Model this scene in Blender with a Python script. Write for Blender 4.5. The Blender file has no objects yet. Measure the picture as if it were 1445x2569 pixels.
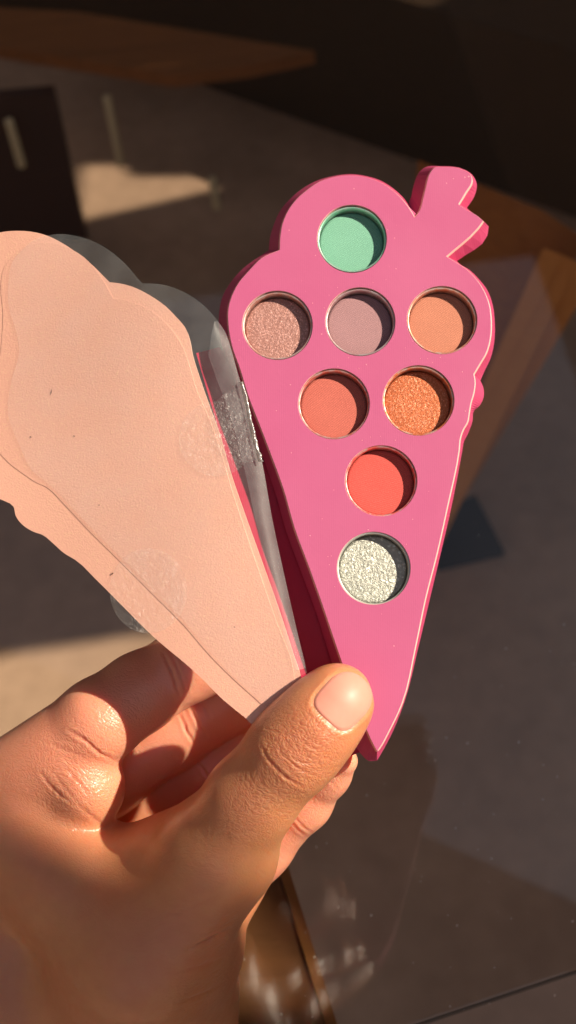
import bpy, bmesh, math, random
import numpy as np
from mathutils import Vector, Matrix
from mathutils.geometry import delaunay_2d_cdt
try:
    import openvdb as vdb
except ImportError:
    import pyopenvdb as vdb
random.seed(4)
rng = np.random.default_rng(4)
sc = bpy.context.scene
COL = sc.collection
R = math.radians

# ---------------------------------------------------------------- camera
PW, PH, F = 1445.0, 2569.0, 2640.0            # photograph size and focal length, in its pixels
PITCH, ROLL, CAM_H = R(55), R(7), 0.300
r0 = Vector((1, 0, 0)); u0 = Vector((0, math.sin(PITCH), math.cos(PITCH)))
FWD = Vector((0, math.cos(PITCH), -math.sin(PITCH)))
RGT = r0 * math.cos(ROLL) - u0 * math.sin(ROLL)
UPV = r0 * math.sin(ROLL) + u0 * math.cos(ROLL)
CAM = Vector((0, 0, CAM_H))
cam_d = bpy.data.cameras.new('camera'); cam = bpy.data.objects.new('camera', cam_d); COL.objects.link(cam)
M = Matrix.Identity(4)
for i in range(3):
    M[i][0] = RGT[i]; M[i][1] = UPV[i]; M[i][2] = -FWD[i]; M[i][3] = CAM[i]
cam.matrix_world = M
cam_d.sensor_fit = 'VERTICAL'; cam_d.sensor_height = 36.0; cam_d.lens = 36.0 * F / PH
cam_d.clip_start = 0.01; cam_d.clip_end = 200
cam_d.dof.use_dof = True; cam_d.dof.focus_distance = 0.213; cam_d.dof.aperture_fstop = 16
sc.camera = cam

# ---------------------------------------------------------------- world, sun, exposure
S = (RGT * 0.715 + UPV * 0.43 - FWD * 0.55).normalized()     # direction towards the sun
SUN_EL = math.asin(S.z); SUN_AZ = math.atan2(S.x, S.y)
w = bpy.data.worlds.new("World"); sc.world = w; w.use_nodes = True
nt = w.node_tree; bg = nt.nodes['Background']
sky = nt.nodes.new('ShaderNodeTexSky'); sky.sky_type = 'NISHITA'; sky.sun_disc = False
sky.sun_elevation = SUN_EL; sky.sun_rotation = SUN_AZ
sky.dust_density = 8.0; sky.ozone_density = 0.2; sky.air_density = 1.0
nt.links.new(sky.outputs[0], bg.inputs[0]); bg.inputs[1].default_value = 0.082
sd = bpy.data.lights.new('sun', 'SUN'); so = bpy.data.objects.new('sun', sd); COL.objects.link(so)
sd.energy = 5.0; sd.angle = R(0.8); sd.color = (1.0, 0.86, 0.69)
so.rotation_euler = S.to_track_quat('Z', 'Y').to_euler(); so.location = (1.5, 0, 1.5)
sc.view_settings.view_transform = 'Standard'; sc.view_settings.look = 'None'
sc.view_settings.gamma = 1.0; sc.view_settings.exposure = 0.52
sc.cycles.use_denoising = True
sc.cycles.max_bounces = 10; sc.cycles.transparent_max_bounces = 16
sc.cycles.caustics_reflective = False; sc.cycles.caustics_refractive = False
sc.cycles.sample_clamp_indirect = 4.0

# ---------------------------------------------------------------- helpers
def W(v):                                     # camera millimetres (x right, y down, z deep) to world metres
    return CAM + (RGT * v[0] - UPV * v[1] + FWD * v[2]) * 0.001
RM = np.array([list(RGT), list(-UPV), list(FWD)]) * 0.001
def Wn(a): return np.asarray(a) @ RM + np.array(list(CAM))
def J(px, py, d):                             # photograph pixel at depth d mm
    return np.array([(px - PW / 2) * d / F, (py - PH / 2) * d / F, d])
def rayw(px, py):
    return RGT * ((px - PW / 2) / F) - UPV * ((py - PH / 2) / F) + FWD
def on_z(px, py, z):
    d = rayw(px, py); return CAM + d * ((z - CAM.z) / d.z)
def on_y(px, py, y):
    d = rayw(px, py); return CAM + d * ((y - CAM.y) / d.y)

def lin(r, g, b, s=1.0):
    f = lambda c: (c / 255 / 12.92) if c / 255 <= 0.04045 else ((c / 255 + 0.055) / 1.055) ** 2.4
    return (f(r) * s, f(g) * s, f(b) * s, 1)

def setp(o, label=None, cat=None, group=None, kind=None):
    if label: o['label'] = label
    if cat: o['category'] = cat
    if group: o['group'] = group
    if kind: o['kind'] = kind
    return o
def empty(name, loc):
    o = bpy.data.objects.new(name, None); COL.objects.link(o); o.location = loc; o.empty_display_size = 0.01
    return o
def mesh_obj(name, verts, faces, mat, parent=None, smooth=False):
    me = bpy.data.meshes.new(name); me.from_pydata([tuple(v) for v in verts], [], [tuple(f) for f in faces]); me.update()
    if smooth: me.polygons.foreach_set('use_smooth', [True] * len(me.polygons))
    if mat: me.materials.append(getattr(mat, 'm', mat))
    o = bpy.data.objects.new(name, me); COL.objects.link(o)
    if parent:
        o.parent = parent
        p = parent; loc = Vector((0, 0, 0))
        while p: loc += p.location; p = p.parent
        o.location = -loc
    return o
def fix_normals(o):
    bm = bmesh.new(); bm.from_mesh(o.data); bmesh.ops.recalc_face_normals(bm, faces=bm.faces); bm.to_mesh(o.data); bm.free()
def bevel(o, wd, seg=2, ang=40):
    m = o.modifiers.new('bevel', 'BEVEL'); m.width = wd; m.segments = seg; m.limit_method = 'ANGLE'; m.angle_limit = R(ang)
    return o

def fres(m, ior):
    ge = m.n('ShaderNodeNewGeometry'); mr = m.n('ShaderNodeMapRange')
    m.l(ge.outputs['Backfacing'], mr.inputs[0]); mr.inputs[3].default_value = ior; mr.inputs[4].default_value = 1 / ior
    fr = m.n('ShaderNodeFresnel'); m.l(mr.outputs[0], fr.inputs[0]); return fr

class Mat:
    def __init__(s, name):
        s.m = bpy.data.materials.new(name); s.m.use_nodes = True; s.t = s.m.node_tree
        s.b = s.t.nodes['Principled BSDF']; s.out = s.t.nodes['Material Output']
        s.co = s.t.nodes.new('ShaderNodeTexCoord').outputs['Object']
    def n(s, typ, **k):
        nd = s.t.nodes.new(typ)
        for a, v in k.items():
            if a in nd.inputs.keys(): nd.inputs[a].default_value = v
            else: setattr(nd, a, v)
        return nd
    def l(s, a, b): s.t.links.new(a, b)
    def set(s, **k):
        for a, v in k.items(): s.b.inputs[a.replace('_', ' ')].default_value = v
        return s
    def noise(s, scale, detail=3, rough=0.5, vec=None, dist=0):
        nd = s.n('ShaderNodeTexNoise'); nd.inputs['Scale'].default_value = scale; nd.inputs['Detail'].default_value = detail
        nd.inputs['Roughness'].default_value = rough; nd.inputs['Distortion'].default_value = dist
        s.l(vec or s.co, nd.inputs['Vector']); return nd
    def vor(s, scale, feature='F1', vec=None):
        nd = s.n('ShaderNodeTexVoronoi'); nd.feature = feature; nd.inputs['Scale'].default_value = scale
        s.l(vec or s.co, nd.inputs['Vector']); return nd
    def ramp(s, fac, stops):
        nd = s.n('ShaderNodeValToRGB'); e = nd.color_ramp.elements
        e[0].position, e[0].color = stops[0]; e[1].position, e[1].color = stops[1]
        for p, c in stops[2:]:
            q = e.new(p); q.color = c
        s.l(fac, nd.inputs[0]); return nd.outputs[0]
    def mix(s, fac, a, b, blend='MIX'):
        nd = s.n('ShaderNodeMix'); nd.data_type = 'RGBA'; nd.blend_type = blend
        for v, i in ((fac, 0), (a, 6), (b, 7)):
            if hasattr(v, 'links'): s.l(v, nd.inputs[i])
            else: nd.inputs[i].default_value = v
        return nd.outputs[2]
    def bump(s, h, strength=0.3, dist=0.001, normal=None):
        nd = s.n('ShaderNodeBump'); nd.inputs['Strength'].default_value = strength; nd.inputs['Distance'].default_value = dist
        s.l(h, nd.inputs['Height'])
        if normal: s.l(normal, nd.inputs['Normal'])
        return nd.outputs[0]
    def math(s, op, a, b=0.0):
        nd = s.n('ShaderNodeMath'); nd.operation = op
        for v, i in ((a, 0), (b, 1)):
            if hasattr(v, 'links'): s.l(v, nd.inputs[i])
            else: nd.inputs[i].default_value = v
        return nd.outputs[0]
    def stretch(s, sx, sy, sz, rot=(0, 0, 0)):
        nd = s.n('ShaderNodeMapping'); nd.inputs['Scale'].default_value = (sx, sy, sz); nd.inputs['Rotation'].default_value = rot
        s.l(s.co, nd.inputs['Vector']); return nd.outputs[0]

CAM_EUL = M.to_euler()
def cam_aligned(mt):   # texture space turned so that its x, y lie in the palette's face (the palette's own axes)
    nd = mt.n('ShaderNodeMapping'); nd.vector_type = 'TEXTURE'; nd.inputs['Rotation'].default_value = CAM_EUL
    mt.l(mt.co, nd.inputs['Vector']); return nd.outputs[0]
def sub_map(mt, vec, scale, rot=(0, 0, 0)):
    nd = mt.n('ShaderNodeMapping'); nd.inputs['Scale'].default_value = scale; nd.inputs['Rotation'].default_value = rot
    mt.l(vec, nd.inputs['Vector']); return nd.outputs[0]

def catmull(pts, n=4, corners=()):
    """closed outline through pts (index in corners = sharp)"""
    P = np.array([p[:2] for p in pts], float); N = len(P); out = []
    for i in range(N):
        p0, p1, p2, p3 = P[i - 1], P[i], P[(i + 1) % N], P[(i + 2) % N]
        if i in corners: p0 = p1 - (p2 - p1) * 0.5
        if (i + 1) % N in corners: p3 = p2 + (p2 - p1) * 0.5
        # centripetal-like tangents limited by segment length
        L = np.linalg.norm(p2 - p1)
        def tan(a, b, c):
            t = (c - a); la, lb = np.linalg.norm(b - a) + 1e-6, np.linalg.norm(c - b) + 1e-6
            t = ((b - a) / la * lb + (c - b) / lb * la) / (la + lb); return t * L
        m1, m2 = tan(p0, p1, p2), tan(p1, p2, p3)
        for k in range(n):
            t = k / n; t2, t3 = t * t, t * t * t
            out.append((2*t3 - 3*t2 + 1) * p1 + (t3 - 2*t2 + t) * m1 + (-2*t3 + 3*t2) * p2 + (t3 - t2) * m2)
    return np.array(out)

class Plane:
    """z + kx*x + ky*y = c in camera mm"""
    def __init__(s, px, py, d, kx=0.0, ky=0.0):
        p = J(px, py, d); s.kx, s.ky = kx, ky; s.c = p[2] + kx * p[0] + ky * p[1]
        s.n = np.array([kx, ky, 1.0]) / math.sqrt(1 + kx*kx + ky*ky)     # pointing away from the camera
    def hit(s, px, py, off=0.0):
        dx, dy = (px - PW / 2) / F, (py - PH / 2) / F
        c = s.c + off * math.sqrt(1 + s.kx**2 + s.ky**2)
        t = c / (1 + s.kx * dx + s.ky * dy); return np.array([dx * t, dy * t, t])

def plate(name, outline, plane, off0, off1, mat, parent, holes=(), edge_mat=None, flare=0.0):
    """flat slab whose front lies at off0 and back at off1 along the plane's normal; outline and holes in pixels"""
    pts = [Vector((p[0], p[1])) for p in outline]; n = len(pts); loops = [list(range(n))]
    for h in holes:
        s0 = len(pts); pts += [Vector((p[0], p[1])) for p in h]; loops.append(list(range(s0, s0 + len(h))))
    vs, _, fs, _, _, _ = delaunay_2d_cdt(pts, [], loops, 5 if holes else 1, 1e-6)
    assert len(vs) == len(pts), (name, len(vs), len(pts))
    front = [plane.hit(v.x, v.y, off0) for v in vs]
    back = [f + plane.n * (off1 - off0) for f in front]
    if flare:
        for li, lp in enumerate(loops):
            A = sum(vs[lp[i]].x * vs[lp[(i+1) % len(lp)]].y - vs[lp[(i+1) % len(lp)]].x * vs[lp[i]].y for i in range(len(lp)))
            sg = (1 if A > 0 else -1) * (flare if li == 0 else -flare * 0.35)
            for i in range(len(lp)):
                t = vs[lp[(i+1) % len(lp)]] - vs[lp[i-1]]; l_ = t.length + 1e-9
                back[lp[i]] = back[lp[i]] + np.array([t.y / l_, -t.x / l_, 0]) * sg
    N = len(vs); V = [W(p) for p in front] + [W(p) for p in back]
    FC = [list(f) for f in fs] + [[i + N for i in reversed(f)] for f in fs]
    nf = len(FC)
    for lp in loops:
        for i in range(len(lp)):
            a, b = lp[i], lp[(i + 1) % len(lp)]; FC.append([a, b, b + N, a + N])
    o = mesh_obj(name, V, FC, mat, parent)
    if edge_mat:
        o.data.materials.append(getattr(edge_mat, 'm', edge_mat))
        for i in range(nf, len(o.data.polygons)): o.data.polygons[i].material_index = 1
    fix_normals(o)
    return o

def handle_hole(x0, y0, x1, y1, w_):
    return [to_wall(on_y(x, y, yc0 - 0.02)) for x, y in ((x0 - w_, y0), (x0 + w_, y0), (x1 + w_, y1), (x1 - w_, y1))]
def circle_px(cx, cy, rx, ry, n=64, rot=0):
    return [(cx + rx * math.cos(2*math.pi*i/n), cy + ry * math.sin(2*math.pi*i/n)) for i in range(n)]

def box_between(name, corners_bottom, corners_top, mat, parent=None):
    n = len(corners_bottom); V = list(corners_bottom) + list(corners_top)
    FC = [list(range(n)), list(range(n, 2*n))[::-1]] + [[i, (i+1) % n, (i+1) % n + n, i + n] for i in range(n)]
    o = mesh_obj(name, V, FC, mat, parent); fix_normals(o); return o

# ---------------------------------------------------------------- materials
def m_plain(name, c, rough=0.5, metal=0.0, spec=0.5):
    m = Mat(name); m.set(Base_Color=c, Roughness=rough, Metallic=metal); m.b.inputs['Specular IOR Level'].default_value = spec
    n = m.noise(900, 3); m.l(m.bump(n.outputs[0], 0.1, 0.0002), m.b.inputs['Normal']); return m

def m_floor(name, c1, c2, scale=3.0):
    m = Mat(name); n = m.noise(scale, 6, 0.6); n2 = m.noise(60, 4)
    c = m.ramp(n.outputs[0], [(0.3, c1), (0.7, c2)])
    m.l(m.mix(0.25, c, m.ramp(n2.outputs[0], [(0.3, c1), (0.75, c2)])), m.b.inputs['Base Color'])
    m.set(Roughness=0.75); m.l(m.bump(n2.outputs[0], 0.3, 0.002), m.b.inputs['Normal']); return m

def m_wood(name, c1, c2, rot=0.0, rough=0.55):
    m = Mat(name); v = m.stretch(4, 60, 60, (0, 0, rot)); n = m.noise(1.5, 5, 0.6, v, 1.0)
    n2 = m.noise(5, 3)
    c = m.ramp(n.outputs[0], [(0.3, c1), (0.7, c2)])
    c = m.mix(m.math('MULTIPLY', n2.outputs[0], 0.5), c, c1)
    m.l(c, m.b.inputs['Base Color']); m.set(Roughness=rough)
    m.l(m.bump(n.outputs[0], 0.25, 0.001), m.b.inputs['Normal']); return m

def m_glass(name, tint, rough=0.0, ior=1.45):
    m = Mat(name); m.t.nodes.remove(m.b)
    tr = m.n('ShaderNodeBsdfTransparent'); tr.inputs[0].default_value = tint
    gl = m.n('ShaderNodeBsdfGlossy'); gl.inputs['Roughness'].default_value = rough
    fr = fres(m, ior)
    mx = m.n('ShaderNodeMixShader'); m.l(fr.outputs[0], mx.inputs[0]); m.l(tr.outputs[0], mx.inputs[1]); m.l(gl.outputs[0], mx.inputs[2])
    m.l(mx.outputs[0], m.out.inputs[0]); return m

MT = {}
MT['floor'] = m_floor('concrete_floor', (0.38, 0.27, 0.195, 1), (0.74, 0.54, 0.40, 1), 6)
MT['patch'] = m_floor('pale_floor', (0.30, 0.26, 0.19, 1), (0.36, 0.31, 0.22, 1), 4)
MT['wood'] = m_wood('brown_wood', (0.40, 0.15, 0.04, 1), (0.56, 0.23, 0.06, 1), 0.5)
MT['plank'] = m_wood('lit_plank_wood', (0.32, 0.13, 0.04, 1), (0.46, 0.19, 0.06, 1), 0.3)
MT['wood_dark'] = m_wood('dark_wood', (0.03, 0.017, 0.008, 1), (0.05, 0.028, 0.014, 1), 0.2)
MT['glass'] = m_glass('table_glass', (0.90, 0.88, 0.85, 1), 0.0, 1.46)
MT['glass_edge'] = m_plain('glass_edge', (0.03, 0.035, 0.03, 1), 0.2)
MT['wall'] = m_floor('plaster', (0.42, 0.36, 0.30, 1), (0.48, 0.41, 0.34, 1), 2)
MT['ochre'] = m_floor('ochre_paint', (0.10, 0.07, 0.05, 1), (0.13, 0.09, 0.06, 1), 2)
MT['ceil'] = m_floor('ceiling_paint', (0.34, 0.25, 0.17, 1), (0.38, 0.28, 0.19, 1), 2)
MT['black'] = m_plain('black_metal', (0.006, 0.004, 0.004, 1), 0.6)
MT['glint_metal'] = m_plain('glint_steel', (0.95, 0.90, 0.62, 1), 0.4, 0.1)  # pale yellow paints in the sunlit glints of the handles
MT['cab_grey'] = m_plain('grey_door', (0.10, 0.09, 0.08, 1), 0.5)
MT['cab_dark'] = m_plain('maroon_door', (0.075, 0.038, 0.032, 1), 0.5)

# the pink laminated card of the palette
def m_pink(name, c, rough=0.42):
    m = Mat(name); v = cam_aligned(m)
    ln = m.n('ShaderNodeTexWave'); ln.inputs['Scale'].default_value = 700; ln.inputs['Distortion'].default_value = 0.6
    m.l(v, ln.inputs['Vector'])
    n = m.noise(1500, 3); n2 = m.noise(60, 3)
    c2 = tuple(x * 0.92 for x in c[:3]) + (1,)
    m.l(m.mix(n2.outputs[0], c, c2), m.b.inputs['Base Color'])
    m.b.inputs['Specular IOR Level'].default_value = 0.4
    sm = m.noise(38, 4, 0.6); m.l(m.ramp(sm.outputs[0], [(0.35, (rough - 0.08,) * 3 + (1,)), (0.7, (rough + 0.14,) * 3 + (1,))]), m.b.inputs['Roughness'])
    h = m.math('ADD', m.math('MULTIPLY', ln.outputs['Fac'], 0.4), n.outputs[0])
    m.l(m.bump(h, 0.08, 0.0002), m.b.inputs['Normal']); return m
MT['pink'] = m_pink('pink_card', lin(198, 98, 141, 0.98))
MT['pink_side'] = m_pink('pink_side', lin(202, 76, 118, 0.95), 0.5)
MT['flap'] = m_pink('raspberry_flap', lin(205, 40, 80, 0.9), 0.5)
MT['cut'] = m_plain('pink_cut_edge', lin(245, 190, 180, 1), 0.7)
MT['cream'] = m_plain('cream_cut_edge', lin(240, 205, 180, 0.9), 0.7)

def m_peach(name, c, bright=1.0):
    m = Mat(name)
    v = m.vor(4200); wn = m.n('ShaderNodeTexWhiteNoise'); m.l(v.outputs['Color'], wn.inputs['Vector'])
    n = m.noise(2500, 3); n2 = m.noise(18, 2)
    spark = m.ramp(wn.outputs[0], [(0.80, (0, 0, 0, 1)), (1.0, (1, 1, 1, 1))])
    c2 = lin(255, 214, 170, 0.95)
    col = m.mix(m.math('MULTIPLY', spark, 0.5), c, c2)
    col = m.mix(m.math('MULTIPLY', n2.outputs[0], 0.35), col, tuple(x * 0.84 for x in c[:3]) + (1,))
    m.l(col, m.b.inputs['Base Color'])
    m.set(Metallic=0.35, Roughness=0.45)
    big = m.noise(13, 1); b1 = m.bump(big.outputs[0], 0.8, 0.012)
    m.l(m.bump(m.math('ADD', n.outputs[0], m.math('MULTIPLY', wn.outputs[0], 0.7)), 0.19, 0.0003, b1), m.b.inputs['Normal']); return m
MT['peach'] = m_peach('rose_gold_card', lin(246, 188, 164, 1.0))
MT['peach_in'] = m_peach('rose_gold_panel', lin(241, 183, 160, 1.0))
MT['hair'] = m_plain('dark_speck', (0.12, 0.05, 0.03, 1), 0.7)

def m_film(name, tr=0.86, haze=0.10, bump_scale=0, bump_s=0.0, rough=0.12, hazecol=(0.80, 0.86, 0.88, 1), gw=None):
    m = Mat(name); m.t.nodes.remove(m.b)
    t = m.n('ShaderNodeBsdfTransparent'); t.inputs[0].default_value = (tr, tr, tr, 1)
    d = m.n('ShaderNodeBsdfDiffuse'); d.inputs[0].default_value = hazecol  # diffuse haze also stands in for the film's grey reflections
    g = m.n('ShaderNodeBsdfGlossy'); g.inputs['Roughness'].default_value = rough
    n = m.noise(160, 4); v = m.vor(1500)
    f = m.ramp(n.outputs[0], [(0.35, (haze * 0.7,) * 3 + (1,)), (0.7, (haze * 1.3,) * 3 + (1,))])
    mx = m.n('ShaderNodeMixShader'); m.l(f, mx.inputs[0]); m.l(t.outputs[0], mx.inputs[1]); m.l(d.outputs[0], mx.inputs[2])
    fr = fres(m, 1.13)
    mx2 = m.n('ShaderNodeMixShader')
    if gw is not None: mx2.inputs[0].default_value = gw
    else: m.l(fr.outputs[0], mx2.inputs[0])
    m.l(mx.outputs[0], mx2.inputs[1]); m.l(g.outputs[0], mx2.inputs[2])
    if bump_s:
        nb = m.noise(bump_scale, 3, 0.6, None, 0.6); b = m.bump(nb.outputs[0], bump_s, 0.001)
        for s_ in (g, fr, d): m.l(b, s_.inputs['Normal'])
    m.l(mx2.outputs[0], m.out.inputs[0]); return m
MT['film'] = m_film('clear_film', 0.998, 0.032, 300, 0.05)
MT['dot'] = m_film('adhesive_dot', 0.999, 0.024, 900, 1.0, 0.25, (0.9, 0.9, 0.86, 1), 0.015)
MT['film_glare'] = m_film('film_glare', 0.8, 0.30, 500, 0.9, 0.3, (0.95, 0.95, 0.9, 1), 0.4)

def m_powder(name, c, kind):
    m = Mat(name); v = cam_aligned(m)
    wv = m.n('ShaderNodeTexWave'); wv.inputs['Scale'].default_value = 760; wv.inputs['Distortion'].default_value = 0.3
    m.l(sub_map(m, v, (1, 1, 1), (0, 0, R(random.uniform(50, 75)))), wv.inputs['Vector'])
    n = m.noise(1800, 4, 0.65); n2 = m.noise(220, 3)
    dk = tuple(x * 0.8 for x in c[:3]) + (1,)
    if kind == 'matte':
        m.l(m.mix(m.math('MULTIPLY', n2.outputs[0], 0.6), c, dk), m.b.inputs['Base Color'])
        m.set(Roughness=0.85); m.b.inputs['Specular IOR Level'].default_value = 0.2
        h = m.math('ADD', m.math('MULTIPLY', wv.outputs['Fac'], 0.9), n.outputs[0])
        m.l(m.bump(h, 0.45, 0.0002), m.b.inputs['Normal'])
    else:
        sc_ = 4500 if kind == 'fine' else 2300
        vo = m.vor(sc_); wn = m.n('ShaderNodeTexWhiteNoise'); m.l(vo.outputs['Color'], wn.inputs['Vector'])
        sp = m.ramp(wn.outputs[0], [(0.72, (0, 0, 0, 1)), (0.97, (1, 1, 1, 1))])
        lt = tuple(min(1, x * 1.5 + 0.16) for x in c[:3]) + (1,)
        m.l(m.mix(m.math('MULTIPLY', sp, 0.75), m.mix(n2.outputs[0], c, dk), lt), m.b.inputs['Base Color'])
        m.set(Roughness=0.38, Metallic=0.45 if kind == 'fine' else 0.6)
        h = m.math('ADD', m.math('MULTIPLY', wn.outputs[0], 0.7), n.outputs[0])
        m.l(m.bump(h, 0.5 if kind == 'fine' else 0.9, 0.0003), m.b.inputs['Normal'])
    return m

# ---------------------------------------------------------------- the setting below and around the table
ZF = -0.42
def quad_sheet(name, cs, mat, kind=None):
    o = mesh_obj(name, cs, [list(range(len(cs)))], mat)
    if kind: o['kind'] = kind
    return o
fl = mesh_obj('floor', [(-6, -4, ZF), (6, -4, ZF), (6, 8, ZF), (-6, 8, ZF)], [[0, 1, 2, 3]], MT['floor']); setp(fl, 'mottled grey brown concrete floor far below the glass', kind='structure')

# unseen wall added off to the right; openings cut to shape the sun
WX = 0.75
def to_wall(p):
    t = (WX - p.x) / S.x; q = p + S * t; return (q.y, q.z)
def sun_mask_wall(name, outer, holes, mat):
    pts = [Vector(p) for p in outer]; loops = [list(range(len(pts)))]
    for h in holes:
        s0 = len(pts); pts += [Vector(p) for p in h]; loops.append(list(range(s0, s0 + len(h))))
    vs, _, fs, _, _, _ = delaunay_2d_cdt(pts, [], loops, 5, 1e-6)
    N = len(vs); V = [(WX, v.x, v.y) for v in vs] + [(WX + 0.02, v.x, v.y) for v in vs]
    FC = [list(f) for f in fs] + [[i + N for i in reversed(f)] for f in fs]
    for lp in loops:
        for i in range(len(lp)):
            a, b = lp[i], lp[(i + 1) % len(lp)]; FC.append([a, b, b + N, a + N])
    o = mesh_obj(name, V, FC, mat); fix_normals(o); return o
# lit pool round the hand and the palette: lower edge runs over the wrist
pool = [J(1500, 300, 232), J(1600, 2300, 235), J(690, 2330, 222), J(560, 2255, 215), J(380, 2240, 214), J(200, 2250, 216), J(60, 2200, 220), J(-150, 2100, 225),
        J(-700, 1700, 235), J(-700, 200, 240), J(300, 100, 240)]
holes = [[to_wall(W(p)) for p in pool]]
def floor_hole(pxs, z=ZF): return [to_wall(on_z(x, y, z)) for x, y in pxs]
holes.append(floor_hole([(165, 415), (300, 415), (330, 445), (580, 442), (600, 460), (400, 505), (215, 548), (150, 560)]))
holes.append(floor_hole([(430, 275), (520, 285), (700, 330), (860, 350), (860, 400), (650, 350), (450, 320)]))
holes.append(floor_hole([(-120, 1665), (200, 1615), (420, 1585), (470, 1680), (250, 1800), (60, 1900), (-120, 1990)]))
yc0 = on_z(215, 600, ZF).y
holes.append(handle_hole(266, 232, 282, 305, 45)); holes.append(handle_hole(36, 340, 58, 425, 45))
wall = sun_mask_wall('wall', [(-1.5, ZF), (4, ZF), (4, 1.7), (-1.5, 1.7)], holes, MT['wall'])
setp(wall, 'unseen wall added right of the table with openings cut to shape the sunlight', kind='structure')

def wall_box(name, x0, x1, y0, y1, z0, z1, mat, lab):
    o = box_between(name, [Vector((x0, y0, z0)), Vector((x1, y0, z0)), Vector((x1, y1, z0)), Vector((x0, y1, z0))],
                    [Vector((x0, y0, z1)), Vector((x1, y0, z1)), Vector((x1, y1, z1)), Vector((x0, y1, z1))], mat)
    setp(o, lab, kind='structure')
wall_box('fill_wall', -2.6, -2.4, -3, 4.5, ZF, 2.6, MT['ochre'], 'unseen wall added left of the table to set the fill light')  # unseen; added to set the bounce light from the left
def ceil(name, cs, mat, lab):
    o = box_between(name, [Vector((c_[0], c_[1], 2.6)) for c_ in cs], [Vector((c_[0], c_[1], 2.7)) for c_ in cs], mat); setp(o, lab, kind='structure')
q0, q1 = on_z(860, 2000, -2.6), on_z(1445, 2260, -2.6); qd = (q1 - q0) / (q1.x - q0.x)
ql, qr = q0 + qd * (-2.39 - q0.x), q0 + qd * (1.9 - q0.x)
ceil('unseen_canopy', [(ql.x, ql.y - 1.2), (qr.x, qr.y - 1.2), (qr.x, qr.y - 0.003), (ql.x, ql.y - 0.003)], MT['wood_dark'], 'unseen dark boards added overhead to darken reflections in the near glass')  # unseen; added so that its mirrored edge darkens the near glass
wall_box('sky_block_wall', -2.4, 4, 4.3, 4.5, ZF, 3.7, MT['wood_dark'], 'unseen dark brown wall added far behind the table to darken reflections in the glass')  # unseen; added to keep sky reflections off the upper glass
# glass table top
e0, e1 = on_z(1030, 2575, 0), on_z(1445, 2436, 0); ed = (e1 - e0).normalized(); en = Vector((-ed.y, ed.x, 0))
if en.y < 0: en = -en
gtab = empty('glass_table', (0.1, 0.4, ZF))
setp(gtab, 'glass topped table with brown wooden legs under the hand', 'table')
c = [e0 - ed * 0.8, e0 + ed * 0.75, e0 + ed * 0.75 + en * 1.3, e0 - ed * 0.8 + en * 1.3]
gl = box_between('glass_top', [p + Vector((0, 0, -0.006)) for p in c], c, MT['glass'], gtab)
gl.data.materials.append(MT['glass_edge'].m)
for p in gl.data.polygons:
    if abs(p.normal.z) < 0.5: p.material_index = 1

def slab_px(name, pxs, ztop, zbot, mat, parent, off=Vector((0, 0, 0))):
    top = [on_z(x, y, ztop) for x, y in pxs]; bot = [Vector((p.x, p.y, zbot)) + off for p in top]
    return box_between(name, bot, top, mat, parent)
# lower left rail just under the glass
slab_px('rail', [(540, 2180), (688, 2150), (835, 2640), (560, 2640)], -0.012, -0.05, m_wood('rail_wood', (0.13, 0.055, 0.018, 1), (0.24, 0.11, 0.04, 1), 1.0), gtab)
slab_px('edge_strip', [(690, 2150), (716, 2150), (868, 2640), (838, 2640)], -0.011, -0.052, m_wood('strip_wood', (0.33, 0.15, 0.04, 1), (0.42, 0.2, 0.06, 1), 1.2), gtab)
# slanting leg on the right with its lit edge painted lighter, standing on a black foot
def leg_plank(name, bl, br, tl, tr, zb, zt, th, mat):
    a = [on_z(*bl, zb), on_z(*br, zb), on_z(*tr, zt), on_z(*tl, zt)]
    nrm = (a[1] - a[0]).cross(a[2] - a[1]).normalized()
    if nrm.dot(FWD) < 0: nrm = -nrm
    return box_between(name, a, [p + nrm * th for p in a], mat, gtab)
leg_plank('leg', (1015, 1420), (1128, 1300), (1150, 470), (1470, 600), ZF + 0.02, -0.10, 0.03, MT['wood'])
leg_plank('leg_edge', (1080, 1420), (1140, 1290), (1448, 660), (1500, 680), ZF + 0.022, -0.10, 0.02, m_wood('lit_edge_wood', (0.80, 0.36, 0.10, 1), (0.85, 0.42, 0.13, 1), 0.8))
slab_px('foot', [(1100, 1425), (1266, 1385), (1192, 1240), (1060, 1300)], ZF + 0.006, ZF + 0.001, MT['black'], gtab)
bevel(gl, 0.0008, 2)

# low dark bench beyond the table; rail on it painted lighter as lit
YB = on_z(440, 200, ZF).y
def wallpoly(name, pxs, y0, mat, parent, th=0.03):
    a = [on_y(x, yy, y0) for x, yy in pxs]
    return box_between(name, a, [p + Vector((0, th, 0)) for p in a], mat, parent)
bench = empty('low_bench', on_z(900, 400, ZF)); setp(bench, 'dark brown wooden bench blurred beyond the table', 'bench')
d0, d1 = on_z(380, 170, ZF), on_z(1480, 560, ZF)
bx = (d1 - d0).normalized()
A0 = d0 - bx * 1.5; A1 = d1 + bx * 0.6; up = Vector((0, 0, 0.16)); back = Vector((bx.y, -bx.x, 0))
if back.y < 0: back = -back
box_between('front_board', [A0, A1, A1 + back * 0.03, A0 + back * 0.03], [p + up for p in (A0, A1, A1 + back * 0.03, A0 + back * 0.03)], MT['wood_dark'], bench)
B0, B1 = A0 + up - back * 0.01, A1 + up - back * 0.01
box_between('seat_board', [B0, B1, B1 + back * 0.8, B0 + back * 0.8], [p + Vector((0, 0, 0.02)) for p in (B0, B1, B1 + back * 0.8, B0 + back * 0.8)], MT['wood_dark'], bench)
zt = ZF + 0.185
pl = slab_px('brown_plank', [(-60, 15), (200, 30), (790, 128), (620, 165), (430, 188), (200, 150), (-60, 108)], zt + 0.012, zt, MT['plank'], None)
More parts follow.
